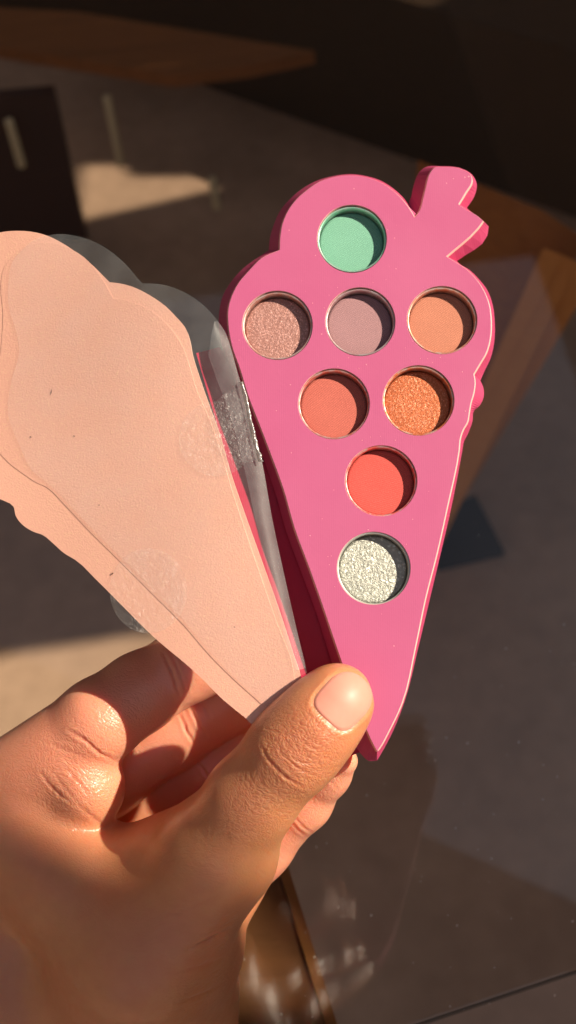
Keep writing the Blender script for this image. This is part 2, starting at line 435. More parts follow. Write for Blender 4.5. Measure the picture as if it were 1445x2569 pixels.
setp(pl, 'brown plank tapering to a point at the top left, with light painted into its colour', 'plank')

# cabinet at the upper left with bar handles
cab = empty('cabinet', on_z(100, 560, ZF)); setp(cab, 'low cabinet with grey and maroon doors and metal bar handles at upper left', 'cabinet')
yc = on_z(215, 600, ZF).y
def vert_door(name, pxs, y, mat):
    a = [on_y(x, yy, y) for x, yy in pxs]
    return box_between(name, a, [p + Vector((0, 0.012, 0)) for p in a], mat, cab)
vert_door('door', [(-80, 250), (135, 232), (218, 600), (-80, 640)], yc, MT['cab_dark'])
def rod(name, p, q, rad, mat, parent, n=12):
    ax = (q - p).normalized(); a = ax.orthogonal().normalized(); b = ax.cross(a); V = []; FC = []
    for e, pt in ((0, p), (1, q)):
        for i in range(n): V.append(pt + (a * math.cos(2*math.pi*i/n) + b * math.sin(2*math.pi*i/n)) * rad)
    FC = [[i, (i+1) % n, (i+1) % n + n, i + n] for i in range(n)] + [list(range(n))[::-1], list(range(n, 2*n))]
    o = mesh_obj(name, V, FC, mat, parent, True); bevel(o, rad * 0.4, 2, 60); return o
for (x0, y0, x1, y1, rr) in ((22, 300, 55, 418, 11), (268, 240, 303, 412, 11), (532, 446, 545, 524, 11)):
    p, q = on_y(x0, y0, yc - 0.02), on_y(x1, y1, yc - 0.02)
    k = rr * (p - CAM).length / F * 0.95
    rod('handle', p, q, k, MT['glint_metal'], cab)

# ---------------------------------------------------------------- the palette
PAL = Plane(900, 1100, 220.0, 0.0, 0.16)
PAIRS = [ # board outline , outer outline of the tray, corner flag
(702,627,674,628,1),(703,597,677,597,0),(709,561,686,566,0),(725,525,702,530,0),(744,500,721,506,0),(769,478,752,478,0),
(800,457,796,453,0),(831,446,831,443,0),(878,440,878,437,0),(914,444,914,441,0),(951,456,952,452,0),(982,475,984,471,0),
(1008,499,1006,490,0),(1026,522,1017,501,0),(1040,545,1024,510,1),(1047,538,1028,503,0),(1066,480,1038,464,0),(1083,428,1051,433,0),
(1090,421,1066,420,0),(1112,419,1103,417,0),(1164,427,1166,426,0),(1180,438,1184,438,0),(1184,452,1196,462,0),(1168,482,1191,490,0),
(1150,512,1171,522,1),(1163,522,1180,530,0),(1195,540,1205,548,0),(1212,554,1226,568,1),(1198,572,1222,592,0),(1119,643,1146,655,1),
(1143,658,1153,662,0),(1169,675,1176,676,0),(1195,701,1202,701,0),(1215,732,1223,729,0),(1228,768,1236,765,0),(1232,805,1241,805,0),
(1230,846,1240,857,0),(1220,883,1231,898,0),(1204,911,1216,930,0),(1188,938,1205,955,1),(1191,954,1212,971,0),(1188,985,1213,997,0),
(1181,1009,1203,1018,0),(1176,1038,1189,1031,0),(1173,1056,1185,1058,0),(1161,1078,1172,1092,0),(1155,1095,1164,1108,0),
(1151,1130,1160,1130,0),(1122,1270,1133,1270,0),(1095,1391,1105,1391,0),(1067,1500,1079,1500,0),(1042,1620,1050,1622,0),
(1007,1766,1015,1760,0),(974,1836,986,1834,0),(952,1876,958,1888,0),(946,1884,946,1908,1),(934,1862,926,1909,0),(918,1826,903,1889,0),
(857,1659,838,1680,0),(803,1500,782,1506,0),(776,1424,754,1432,0),(739,1324,717,1330,0),(712,1229,690,1235,0),(676,1130,655,1135,0),(650,1062,628,1068,0),
(624,996,602,1005,0),(603,927,583,930,0),(582,867,558,872,0),(573,815,549,815,0),(573,774,551,774,0),(582,742,559,742,0),
(598,711,577,711,0),(624,680,603,680,0),(655,649,645,647,0)]
corn = [i for i, p in enumerate(PAIRS) if p[4]]
SUB = 4
bo = catmull([(p[0], p[1]) for p in PAIRS], SUB, corn); to = catmull([(p[2], p[3]) for p in PAIRS], SUB, corn)

PANS = [(883, 599, 87.5, 85.5, 'matte', lin(138, 200, 172, 0.95), 'mint green matte powder'),
        (696, 816, 88.5, 87, 'fine', lin(204, 150, 138, 0.95), 'rose brown shimmer powder'),
        (904, 807, 88, 86.5, 'matte', lin(184, 142, 145, 0.95), 'dusty mauve matte powder'),
        (1109, 803, 88.5, 85.7, 'matte', lin(214, 142, 116, 0.95), 'tan peach matte powder'),
        (838, 1013, 90, 89, 'matte', lin(210, 116, 102, 0.97), 'muted coral matte powder'),
        (1050, 1004.5, 90, 88.5, 'fine', lin(216, 120, 76, 0.95), 'bright orange shimmer powder'),
        (956, 1206, 91, 89, 'matte', lin(230, 102, 94, 0.97), 'bright red coral matte powder'),
        (937.5, 1425.5, 92.5, 91.5, 'coarse', lin(192, 194, 182, 0.95), 'silver glitter powder')]

pal = empty('eyeshadow_palette', W(PAL.hit(930, 1850, 4)))
setp(pal, 'pink ice cream cone shaped makeup palette with eight round colour pans', 'palette')
holes_px = [circle_px(p[0], p[1], p[2], p[3], 72) for p in PANS]
fb = plate('face_board', bo, PAL, 0.0, 0.7, MT['pink'], pal, holes_px, MT['cut'], flare=0.32)
bevel(fb, 0.00008, 2, 50)
# tray: wall lofted from under the face board to its wider back edge, closed behind
def loft(name, rings, mat, parent, cap_back=True):
    n = len(rings[0]); V = []; FC = []
    for rg in rings: V += [W(p) for p in rg]
    for k in range(len(rings) - 1):
        for i in range(n):
            j = (i + 1) % n; FC.append([k*n + i, k*n + j, (k+1)*n + j, (k+1)*n + i])
    for ring_i in ((len(rings) - 1,) if cap_back else ()):
        vs, _, fs, _, _, _ = delaunay_2d_cdt([Vector((p[0] / p[2] * F, p[1] / p[2] * F)) for p in rings[ring_i]], [], [list(range(n))], 1, 1e-7)
        if len(vs) == n: FC += [[ring_i * n + i for i in f] for f in fs]
    o = mesh_obj(name, V, FC, mat, parent); fix_normals(o); return o
r_front = [PAL.hit(x, y, 0.72) for x, y in bo]
# draw the front ring in by a hair so that the board stands proud
cen = np.mean(r_front, axis=0)
def offs(ring, d):
    n = len(ring); out = []
    P = np.array(ring); area = sum(P[i][0]*P[(i+1) % n][1] - P[(i+1) % n][0]*P[i][1] for i in range(n))
    sg = 1 if area > 0 else -1
    for i in range(n):
        t = P[(i+1) % n] - P[i-1]; nn = np.array([t[1], -t[0], 0]) * sg; nn /= np.linalg.norm(nn) + 1e-9
        out.append(P[i] + nn * d)
    return out
TR_D = 5.6
r_back = [PAL.hit(x, y, TR_D) for x, y in to]
r_mid = [PAL.hit(x, y, TR_D - 1.0) for x, y in to]
tray = loft('tray', [r_front, r_mid, r_back], MT['pink_side'], pal)

for (cx, cy, rx, ry, kind, c_, lab) in PANS:
    n = 72
    c3 = PAL.hit(cx, cy, 0.0); rad = (rx + ry) / 2 * c3[2] / F
    nn = PAL.n; ax = np.array([1.0, 0, 0]); ax -= nn * ax.dot(nn); ax /= np.linalg.norm(ax); ay = np.cross(nn, ax)
    def ring(r, off, jit=0):
        return [W(c3 + nn * off + (ax * math.cos(2*math.pi*i/n) + ay * math.sin(2*math.pi*i/n)) * (r + jit * math.sin(i * 2.3))) for i in range(n)]
    # the metal pan: rim, wall, floor (open cup); reads as a thin bright ring inside the hole
    prof = [(rad - 0.02, 0.30), (rad - 0.28, 0.30), (rad - 0.34, 0.36), (rad - 0.42, 2.8), (rad - 0.05, 2.9)]
    V = []; FC = []
    for (r_, o_) in prof: V += ring(r_, o_)
    for k in range(len(prof) - 1):
        for i in range(n):
            j = (i+1) % n; FC.append([k*n+i, k*n+j, (k+1)*n+j, (k+1)*n+i])
    mm = Mat('pan_metal'); dusted = tuple(0.45 * a + 0.3 for a in c_[:3]) + (1,)
    nz = mm.noise(700, 3); mm.l(mm.mix(mm.ramp(nz.outputs[0], [(0.4, (0, 0, 0, 1)), (0.6, (1, 1, 1, 1))]), dusted, tuple(c_[:3]) + (1,)), mm.b.inputs['Base Color'])
    mm.set(Metallic=0.55, Roughness=0.4)
    pan = mesh_obj('pan', V, FC, mm.m, pal, True); pan['label'] = 'round pan of ' + lab
    # the powder: pressed disc with a rounded rim and slight dishing
    pr = [(0.0, 2.32), (rad * 0.5, 2.3), (rad - 1.0, 2.28), (rad - 0.62, 2.32), (rad - 0.44, 2.5)]
    V = [W(c3 + nn * pr[0][1])]; FC = []
    for (r_, o_) in pr[1:]: V += ring(r_, o_, 0.012)
    for i in range(n): FC.append([0, 1 + i, 1 + (i+1) % n])
    for k in range(len(pr) - 2):
        for i in range(n):
            j = (i+1) % n; FC.append([1+k*n+i, 1+k*n+j, 1+(k+1)*n+j, 1+(k+1)*n+i])
    po = mesh_obj('powder', V, FC, m_powder('powder_' + lab.replace(' ', '_'), c_, kind).m if True else None, pan, True)
    fix_normals(po); fix_normals(pan)

# the raspberry spine flap that joins the tray to the opened lid
flap_px = [(492, 886), (549, 871), (640, 940), (760, 1240), (860, 1560), (925, 1800), (908, 1884), (897, 1890), (858, 1905), (800, 1850), (700, 1600), (590, 1220)]
plate('spine_flap', catmull(flap_px, 2, range(12)), PAL, TR_D + 0.3, TR_D + 1.1, MT['flap'], pal)

# ---------------------------------------------------------------- lid (rose gold) and its film
LID = Plane(640, 1780, 206.5, 0.03, 0.10)
lid_px = [(0,583),(42,579),(94,584),(123,593),(155,609),(198,638),(235,668),(256,689),(275,708),(301,711),(339,722),(376,741),(414,767),(442,795),
 (466,824),(476,852),(482,885),(499,941),(522,1007),(551,1087),(577,1180),(615,1291),(659,1413),(698,1523),(736,1640),(756,1706),(742,1790),(690,1850),(648,1838),
 (636,1822),(560,1756),(487,1684),(382,1595),(299,1512),(238,1451),(188,1404),(174,1396),(161,1388),(133,1363),(105,1341),(89,1336),(66,1324),
 (50,1310),(39,1293),(34,1271),(0,1252),(-60,1215),(-125,1150),(-160,1060),(-150,960),(-105,885),(-160,845),(-215,800),(-200,745),(-120,735),(-95,670),(-62,618),(-30,592)]
lid = empty('lid', W(LID.hit(660, 1800, 1)))
setp(lid, 'shimmering rose gold mirror card fanned out left of the pink palette', 'palette lid')
lc = [8, 45, 50]
plate('lid_board', catmull(lid_px, 3, lc), LID, 0.0, 1.3, MT['peach'], lid, (), MT['cream'])
inn = [(0,889),(4,852),(7,786),(2,715),(9,673),(28,645),(61,619),(100,609),(132,609),(170,621),(210,645),(245,683),(268,718),(285,749),(310,752),(350,764),(390,787),
 (430,825),(460,872),(478,925),(496,985),(517,1030),(547,1110),(584,1235),(634,1385),(694,1560),(738,1690),(728,1770),(690,1800),(664,1775),(581,1700),(526,1645),(460,1568),(388,1496),(299,1407),(221,1330),(160,1265),
 (116,1222),(89,1210),(61,1191),(20,1160),(-25,1100),(-45,1030),(-35,960)]
pnl = plate('mirror_panel', catmull(inn, 3, [13]), LID, -0.11, -0.005, MT['peach_in'], lid, (), MT['peach'])
bevel(pnl, 0.0002, 2)
hr = []
for (x0, y0, x1, y1, ww) in ((131, 974, 126, 993, 2.2), (75, 1094, 79, 1098, 3.5), (184, 1092, 188, 1096, 3), (278, 1441, 285, 1437, 5), (587, 1572, 590, 1574, 3), (247, 1266, 250, 1268, 3)):
    d = np.array([x1-x0, y1-y0], float); L = np.linalg.norm(d); d /= L; nrm = np.array([-d[1], d[0]]) * ww / 2
    hr.append([(x0+nrm[0]*.4, y0+nrm[1]*.4), ((x0+x1)/2+nrm[0], (y0+y1)/2+nrm[1]), (x1, y1), ((x0+x1)/2-nrm[0], (y0+y1)/2-nrm[1])])
V = []; FC = []
for q in hr:
    b0 = len(V); V += [W(LID.hit(x, y, -0.30)) for x, y in q]; FC.append([b0, b0+1, b0+2, b0+3])
lint = mesh_obj('lint', V, FC, MT['hair']); setp(lint, 'tiny dark specks of lint scattered on the rose gold card', kind='stuff')

FILM = Plane(640, 1780, 206.0, 0.03, 0.10)
film = empty('protective_film', W(FILM.hit(740, 1700, -0.5)))
setp(film, 'clear plastic film with round glue dots over the rose gold card', 'film')
film_px = [(61,622),(88,600),(123,590),(155,587),(188,591),(226,602),(264,621),(296,645),(325,673),(344,696),(358,711),(376,711),(409,714),(447,726),(485,746),(518,772),
 (546,805),(565,833),(581,880),(598,941),(612,985),(659,1167),(681,1291),(714,1446),(748,1595),(770,1690),(770,1760),(700,1800),(664,1768),(585,1694),(531,1639),(466,1562),
 (394,1488),(305,1400),(227,1322),(166,1258),(122,1214),(80,1180),(50,1120),(20,1040),(30,950),(48,885),(40,830),(22,770),(22,700),(32,655)]
plate('film_sheet', catmull(film_px, 3, [10]), FILM, -0.12, -0.02, MT['film'], film)
for (cx, cy, rr, lab) in ((543, 1101, 94, 'upper glue dot over the card edge'), (618, 1065, 95, 'glue dot on the overhanging film'), (372, 1482, 97, 'lower glue dot hanging past the card edge')):
    pxs = circle_px(cx, cy, rr, rr * (1.0 if cx != 372 else 1.1), 64)
    if cx == 618:
        pxs = pxs[16:] + pxs[:16]
        pxs = [p for p in pxs if p[0] < 604 + (p[1] - 970) * 0.255] + []
    o = plate('glue_dot', pxs, FILM, -0.30, -0.16, MT['dot'], film); o['label'] = lab
# extra strip on the film's right margin; bend and grey haze stand for sheen
mg = catmull([(546,805),(565,833),(581,880),(598,941),(612,985),(659,1167),(681,1291),(714,1446),(748,1595),(770,1690)] , 6, range(0))[:54]
V = []; FC = []
for i, (x, y) in enumerate(mg):
    t = i / (len(mg) - 1); wd = 66 * min(1, 0.12 + t * 4) * (1 - 0.55 * t)
    for k in range(7):
        a = k / 6; bend = (1.25 + 0.4 * math.sin(t * 8 + 1.5)) * a * a
        V.append(W(FILM.hit(x - wd * (1 - a), y + wd * 0.25 * (1 - a), -0.17 + bend)))
for i in range(len(mg) - 1):
    for k in range(6): b0 = i * 7 + k; FC.append([b0, b0+1, b0+8, b0+7])
mgo = mesh_obj('sheen_margin', V, FC, m_film('film_sheen', 0.99, 0.05, 300, 0.05, 0.5, (0.80, 0.84, 0.86, 1), 0.035), film, True)
# curled edge of the film by the palette; white colour paints its glare
V = []; FC = []; n = 24
for i in range(n + 1):
    t = i / n; x = 605 + 47 * t + 1.2 * math.sin(t * 7); y = 958 + 200 * t
    wd = 7 + 5.0 * random.random() * (0.3 + t)
    for k in range(5):
        a = k / 4; p = FILM.hit(x - 4 + wd * a, y, -0.15 - (0.5 + 0.25 * random.random()) * math.sin(a * 2.0)); V.append(W(p))
for i in range(n):
    for k in range(4): b0 = i * 5 + k; FC.append([b0, b0+1, b0+6, b0+5])
ce = mesh_obj('curled_edge', V, FC, MT['film_glare'], film, True)
m_ = ce.modifiers.new('solid', 'SOLIDIFY'); m_.thickness = 0.0001

# ---------------------------------------------------------------- the hand (one continuous skin from a smooth union)
D0 = 220.0
def node(px, py, dz, r):
    d = D0 + dz; p = J(px, py, d); return (p.astype(np.float32), np.float32(r * d / F))
def chain(*ns): 
    a = [node(*n) for n in ns]; return [(a[i], a[i+1]) for i in range(len(a) - 1)]
def cap(P, seg):
    (a, ra), (b, rb) = seg; ab = b - a; t = np.clip(((P - a) @ ab) / float(ab @ ab), 0, 1)
    return np.linalg.norm(P - a - t[..., None] * ab, axis=-1) - (ra + (rb - ra) * t)
def smin(a, b, k):
    h = np.clip(0.5 + 0.5 * (b - a) / k, 0, 1); return b + (a - b) * h - k * h * (1 - h)
def grp(P, segs, k):
    f = None
    for s_ in segs:
        g = cap(P, s_); f = g if f is None else smin(f, g, k)
    return f
PALM = chain((548, 2150, -4, 128), (360, 2380, 4, 185), (40, 2060, 16, 150)) + chain((335, 2480, 25, 262), (300, 2900, 30, 285)) \
     + chain((80, 2470, 30, 250), (40, 2900, 30, 280)) + chain((-20, 2080, 24, 165), (60, 2420, 25, 220)) + chain((335, 2440, 16, 225), (420, 2350, 14, 190)) + chain((560, 2120, 0, 112), (470, 2150, 4, 98), (390, 2180, 7, 88), (290, 2215, 12, 100))
THUMB = chain((848, 1755, -16, 90), (796, 1815, -16, 93), (728, 1888, -14.5, 99), (628, 2006, -10.5, 101), (542, 2133, -5, 124))
MOUND = chain((212, 1962, 9, 92), (150, 1900, 12, 90)) + chain((215, 1990, 10, 88), (120, 2030, 14, 100))
INDEX = chain((60, 1955, 14, 122), (250, 1807, 9, 102), (350, 1738, 12, 95), (480, 1662, 13, 90), (640, 1600, 10, 85), (740, 1580, 9, 75))
MIDDLE = chain((90, 2050, 30, 110), (265, 1945, 26, 100), (430, 1832, 25, 95), (600, 1735, 21, 88), (740, 1680, 15, 78))
RING = chain((150, 2130, 42, 100), (370, 2020, 37, 100), (540, 1925, 31, 92), (690, 1835, 25, 84), (790, 1790, 16, 70))
PINKY = chain((470, 2300, 30, 120), (560, 2210, 24, 98), (650, 2117, 19, 82), (763, 2010, 12, 66), (824, 1942, 7, 51), (861, 1909, 3, 37))
HEEL = chain((260, 2180, 48, 130), (460, 2260, 42, 120))
def sdf(P):
    palm = grp(P, PALM, 7.0); palm = smin(palm, grp(P, HEEL, 5), 6)
    f = smin(palm, grp(P, THUMB, 6.0), 6.5)
    idx = smin(palm, smin(grp(P, INDEX, 3), grp(P, MOUND, 4), 3.2), 3.0)
    f = smin(f, idx, 0.6)
    for g, k in ((MIDDLE, 3.0), (RING, 3.0)):
        f = smin(f, smin(palm, grp(P, g, 3), k), 0.7)
    f = smin(f, smin(palm, grp(P, PINKY, 3), 6.0), 0.7)
    return f
vox = 0.55
lo = np.array([-98.0, 20.0, 192.0]); hi = np.array([18.0, 146.0, 285.0])
nx, ny, nz_ = [int(v) for v in (hi - lo) / vox]
grid = np.empty((nx, ny, nz_), np.float32)
ys = (lo[1] + np.arange(ny) * vox).astype(np.float32); zs = (lo[2] + np.arange(nz_) * vox).astype(np.float32)
YY, ZZ = np.meshgrid(ys, zs, indexing='ij')
for i in range(nx):
    P = np.stack([np.full_like(YY, lo[0] + i * vox), YY, ZZ], -1); grid[i] = sdf(P)
g = vdb.FloatGrid(3.0); g.copyFromArray(np.clip(grid, -3, 3)); hp, hq = g.convertToQuads(0.0)
hp = hp.astype(np.float64) * vox + lo
del grid
_me = bpy.data.meshes.new('tmp'); _n = len(hq)
_me.vertices.add(len(hp)); _me.vertices.foreach_set('co', hp.astype(np.float32).ravel())
_me.loops.add(_n * 4); _me.loops.foreach_set('vertex_index', hq.astype(np.int32).ravel())
_me.polygons.add(_n); _me.polygons.foreach_set('loop_start', np.arange(0, _n * 4, 4, dtype=np.int32)); _me.update()
_o = bpy.data.objects.new('tmp', _me); COL.objects.link(_o); _md = _o.modifiers.new('s', 'SUBSURF'); _md.levels = 1; _md.render_levels = 1
_ev = _o.evaluated_get(bpy.context.evaluated_depsgraph_get()).to_mesh()
hp = np.empty(len(_ev.vertices) * 3, np.float32); _ev.vertices.foreach_get('co', hp); hp = hp.reshape(-1, 3).astype(np.float64)
hn = np.empty(len(_ev.vertices) * 3, np.float32); _ev.vertices.foreach_get('normal', hn); hn = hn.reshape(-1, 3).astype(np.float64)
hq = np.empty(len(_ev.loops), np.int32); _ev.loops.foreach_get('vertex_index', hq); hq = hq.reshape(-1, 4)
_c = hp.mean(0)
if np.mean(np.sum((hp - _c) * hn, 1)) < 0: hn = -hn
bpy.data.objects.remove(_o); bpy.data.meshes.remove(_me)
print('HAND verts', len(hp))
hpx = np.stack([hp[:, 0] / hp[:, 2] * F + PW / 2, hp[:, 1] / hp[:, 2] * F + PH / 2], -1)
facing = np.clip((-hn[:, 2] - 0.3) * 2.5, 0, 1)
def polydist(Q, pl):
    best = np.full(len(Q), 1e9)
    for a, b in zip(pl[:-1], pl[1:]):
        a = np.array(a, float); b = np.array(b, float); ab = b - a
        t = np.clip(((Q - a) @ ab) / (ab @ ab), 0, 1); best = np.minimum(best, np.linalg.norm(Q - a - t[:, None] * ab, axis=1))
    return best
disp = np.zeros(len(hp))
CREASES = [ # polyline in px, width px, depth mm, depth range (mm from camera)
 ([(172,1832),(215,1858),(250,1890),(290,1908)], 7, 0.7, 0, 226), ([(110,1860),(160,1880),(230,1905)], 8, 0.15, 0, 232),
 ([(98,1932),(120,1965),(150,1995),(185,2020)], 6, 0.6, 0, 235), ([(125,1925),(160,1975),(200,2020)], 6, 0.25, 0, 235), ([(150,1912),(190,1955),(230,2000)], 6, 0.3, 0, 235),
 ([(185,2010),(225,2045),(275,2085)], 9, 0.4, 0, 235),
 ([(410,1640),(432,1690),(452,1750)], 6, 0.8, 0, 235), ([(428,1632),(452,1690),(470,1738)], 5, 0.6, 0, 235), ([(445,1640),(470,1700)], 5, 0.3, 0, 235),
 ([(450,1790),(470,1840),(492,1872)], 6, 0.7, 0, 260), ([(474,1770),(500,1820),(520,1850)], 6, 0.7, 0, 260), ([(500,1755),(528,1800)], 6, 0.5, 0, 260),
 ([(490,1900),(512,1935),(530,1965)], 6, 0.7, 0, 260),
 ([(655,1870),(672,1905),(715,1950),(760,1975)], 6, 0.5, 0, 212), ([(690,1850),(705,1890),(750,1930),(800,1950)], 5, 0.45, 0, 212), ([(680,1830),(740,1850),(790,1880)], 5, 0.25, 0, 212),
 ([(665,1828),(700,1842),(715,1850)], 5, 0.4, 0, 212), ([(720,1900),(760,1915),(810,1915)], 5, 0.35, 0, 212),
 ([(735,2045),(760,2075),(782,2090)], 5, 0.6, 206, 260), ([(728,2060),(750,2085),(770,2100)], 5, 0.4, 206, 260), ([(812,1950),(835,1965),(850,1985)], 5, 0.4, 206, 260),
 ([(645,2180),(665,2195),(690,2200)], 5, 0.35, 206, 260), ([(670,2120),(690,2140),(715,2160)], 5, 0.3, 206, 260),
 ([(470,2378),(520,2362),(575,2330)], 7, 0.7, 0, 260), ([(500,2352),(550,2330),(600,2300)], 6, 0.3, 0, 260), ([(440,2516),(500,2498),(560,2465)], 7, 0.6, 0, 260),
 ([(430,2440),(500,2425),(570,2400)], 8, 0.3, 0, 260), ([(380,2300),(450,2290),(560,2240)], 9, 0.2, 0, 260)]
for pl_, w_, dep, z0, z1 in CREASES:
    d = polydist(hpx, pl_); sel = (hp[:, 2] > z0) & (hp[:, 2] < z1)
    k_ = (0.5 if w_ > 5.5 else 0.3) * np.clip(np.minimum(np.linalg.norm(hpx - np.array(pl_[0]), axis=1), np.linalg.norm(hpx - np.array(pl_[-1]), axis=1)) / 45, 0.08, 1); w_ = w_ * 0.56
    w2 = w_ * (1 + 0.35 * np.sin(hpx[:, 0] * 0.21 + hpx[:, 1] * 0.13))
    disp -= np.where(sel, k_ * dep * np.exp(-(d / w2) ** 2) - dep * 0.10 * np.exp(-((d - 2.4 * w_) / (w_ * 1.5)) ** 2), 0) * facing
# thumb nail bed
NC = np.array([865.0, 1755.0]); NA = np.array([0.68, -0.733]); NB = np.array([0.733, 0.68]); NL, NW = 70.0, 63.0
q = hpx - NC; la, lb = q @ NA, q @ NB
def nail_d(la, lb):
    e = np.where(la > 0, 2.3, 4.0)
    return (np.abs(la / NL) ** e + np.abs(lb / NW) ** e) ** (1 / e)
nd_ = nail_d(la, lb); front_th = (hp[:, 2] < 209) & (hn[:, 2] < 0.3)
bed = 1 / (1 + np.exp((nd_ - 1.04) / 0.035))
fold = np.exp(-((nd_ - 1.14) / 0.07) ** 2) * np.where(la > 15, 0.35, 1.0)
disp += np.where(front_th, -0.42 * bed + 0.07 * fold, 0)
hp2 = hp + hn * disp[:, None]
# colour zones that belong to the skin itself: palm side is pinker, back of thumb and wrist browner
def blob(cx, cy, r): return np.exp(-((hpx[:, 0] - cx) ** 2 + (hpx[:, 1] - cy) ** 2) / r ** 2)
palmness = 1 / (1 + np.exp(-(1960 - (hpx[:, 1] - 0.20 * hpx[:, 0])) / 60))
thumb_d = grp(hp.astype(np.float32), THUMB + chain((552, 2135, -5, 136), (400, 2350, 4, 180)), 3.0)
palmness = np.clip(palmness, 0, 1) * (1 - np.exp(-np.clip(thumb_d, 0, 9) ** 2 / 12.0))
pk = grp(hp.astype(np.float32), PINKY[2:], 3.0); palmness = np.maximum(palmness, np.exp(-np.clip(pk, 0, 9) ** 2 / 8))
tipd = np.clip(1 - np.linalg.norm(hpx - np.array([835, 1740]), axis=1) / 150, 0, 1) * (hp[:, 2] < 212)
hand = empty('hand', W(J(560, 2100, 225))); setp(hand, 'left hand pinching the palette and card between thumb and fingers', 'hand')

def m_skin():
    m = Mat('skin')
    at = m.n('ShaderNodeAttribute'); at.attribute_name = 'palm'
    at2 = m.n('ShaderNodeAttribute'); at2.attribute_name = 'crease'
    n1 = m.noise(55, 4, 0.6); n2 = m.noise(400, 4)
    back = m.mix(n1.outputs[0], lin(210, 142, 94), lin(230, 166, 118))
    back = m.mix(m.math('MULTIPLY', n2.outputs[0], 0.35), back, lin(194, 112, 76))
    pal_ = m.mix(n1.outputs[0], lin(238, 156, 124), lin(248, 180, 148))
    c = m.mix(at.outputs['Fac'], back, pal_)
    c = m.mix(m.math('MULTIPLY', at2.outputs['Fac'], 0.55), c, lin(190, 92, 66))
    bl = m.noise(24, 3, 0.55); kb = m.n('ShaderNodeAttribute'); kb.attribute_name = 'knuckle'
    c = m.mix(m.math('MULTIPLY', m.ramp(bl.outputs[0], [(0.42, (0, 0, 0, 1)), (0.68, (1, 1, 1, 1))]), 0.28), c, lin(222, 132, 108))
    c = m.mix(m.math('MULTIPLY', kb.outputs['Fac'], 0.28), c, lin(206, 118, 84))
    m.l(c, m.b.inputs['Base Color'])
    m.b.inputs['Subsurface Weight'].default_value = 0.75
    m.b.inputs['Subsurface Radius'].default_value = (1.0, 0.30, 0.14)
    m.b.inputs['Subsurface Scale'].default_value = 0.0026
    m.b.inputs['Specular IOR Level'].default_value = 0.6
    m.set(Roughness=0.42); m.b.inputs['Coat Weight'].default_value = 0.25; m.b.inputs['Coat Roughness'].default_value = 0.28
    # fine skin relief: crossing creases, transverse wrinkles, pores
    v = cam_aligned(m)
    nz1 = m.noise(120, 2, 0.5, v)
    add = m.n('ShaderNodeVectorMath'); add.operation = 'MULTIPLY_ADD'; m.l(nz1.outputs['Color'], add.inputs[0]); add.inputs[1].default_value = (0.006,) * 3; m.l(v, add.inputs[2])
    def along(deg, squeeze):
        return sub_map(m, sub_map(m, add.outputs[0], (1, 1, 1), (0, 0, R(-deg))), (1, squeeze, squeeze))
    vo = m.vor(700, 'DISTANCE_TO_EDGE', along(-38, 2.2)); vo2 = m.vor(560, 'DISTANCE_TO_EDGE', along(40, 1.8))
    a1 = m.ramp(vo.outputs['Distance'], [(0.0, (0, 0, 0, 1)), (0.2, (1, 1, 1, 1))])
    a2 = m.ramp(vo2.outputs['Distance'], [(0.0, (0, 0, 0, 1)), (0.16, (1, 1, 1, 1))])
    w1 = m.noise(300, 3, 0.6, along(-36, 5.0)); w2 = m.noise(170, 3, 0.6, along(4, 6.0)); n3 = m.noise(2200, 3)
    ak = m.n('ShaderNodeAttribute'); ak.attribute_name = 'knuckle'; aw = m.n('ShaderNodeAttribute'); aw.attribute_name = 'ripple'
    A_ = lambda x, y: m.math('ADD', x, y)
    X_ = lambda x, y: m.math('MULTIPLY', x, y)
    kf = A_(0.22, X_(ak.outputs['Fac'], 1.7))
    h = A_(X_(A_(a1, X_(a2, 0.8)), kf), X_(n3.outputs[0], 0.5))
    h = A_(h, A_(X_(X_(w1.outputs[0], ak.outputs['Fac']), 5.0), X_(X_(w2.outputs[0], aw.outputs['Fac']), 6.0)))
    m.l(m.bump(h, 0.36, 0.0002), m.b.inputs['Normal'])
    m.l(m.ramp(n2.outputs[0], [(0.3, (0.28,) * 3 + (1,)), (0.7, (0.42,) * 3 + (1,))]), m.b.inputs['Roughness'])
    return m.m
MT['skin'] = m_skin()
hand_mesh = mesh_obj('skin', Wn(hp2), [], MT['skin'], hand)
me = hand_mesh.data
me.clear_geometry()
nv, nq = len(hp2), len(hq)
me.vertices.add(nv); me.vertices.foreach_set('co', Wn(hp2).astype(np.float32).ravel())
hq = hq[:, ::-1]
me.loops.add(nq * 4); me.loops.foreach_set('vertex_index', hq.astype(np.int32).ravel())
me.polygons.add(nq); me.polygons.foreach_set('loop_start', np.arange(0, nq * 4, 4, dtype=np.int32))
me.polygons.foreach_set('use_smooth', [True] * nq); me.update(); me.validate()
fix_normals(hand_mesh)
me.polygons.foreach_set('use_smooth', [True] * len(me.polygons))
kn = np.maximum(blob(745, 1900, 95), 0.55 * blob(650, 2010, 90)) + 0.35 * blob(800, 1850, 60) + 0.6 * blob(170, 1960, 110) + 0.35 * blob(290, 1830, 90)
rp = np.zeros(len(hp))
for (x, y, r) in ((640, 2020, 55), (560, 2110, 60), (500, 2190, 65), (450, 2270, 65), (400, 2350, 70), (520, 2360, 90), (500, 2480, 110)): rp = np.maximum(rp, blob(x, y, r))
for nm_, val in (('knuckle', kn), ('ripple', rp)):
    at = me.attributes.new(nm_, 'FLOAT', 'POINT'); at.data.foreach_set('value', np.clip(val, 0, 1).astype(np.float32))
at = me.attributes.new('palm', 'FLOAT', 'POINT'); at.data.foreach_set('value', palmness.astype(np.float32))
at = me.attributes.new('crease', 'FLOAT', 'POINT'); at.data.foreach_set('value', np.clip(-disp * 1.3 * (1 - bed * front_th), 0, 1).astype(np.float32))

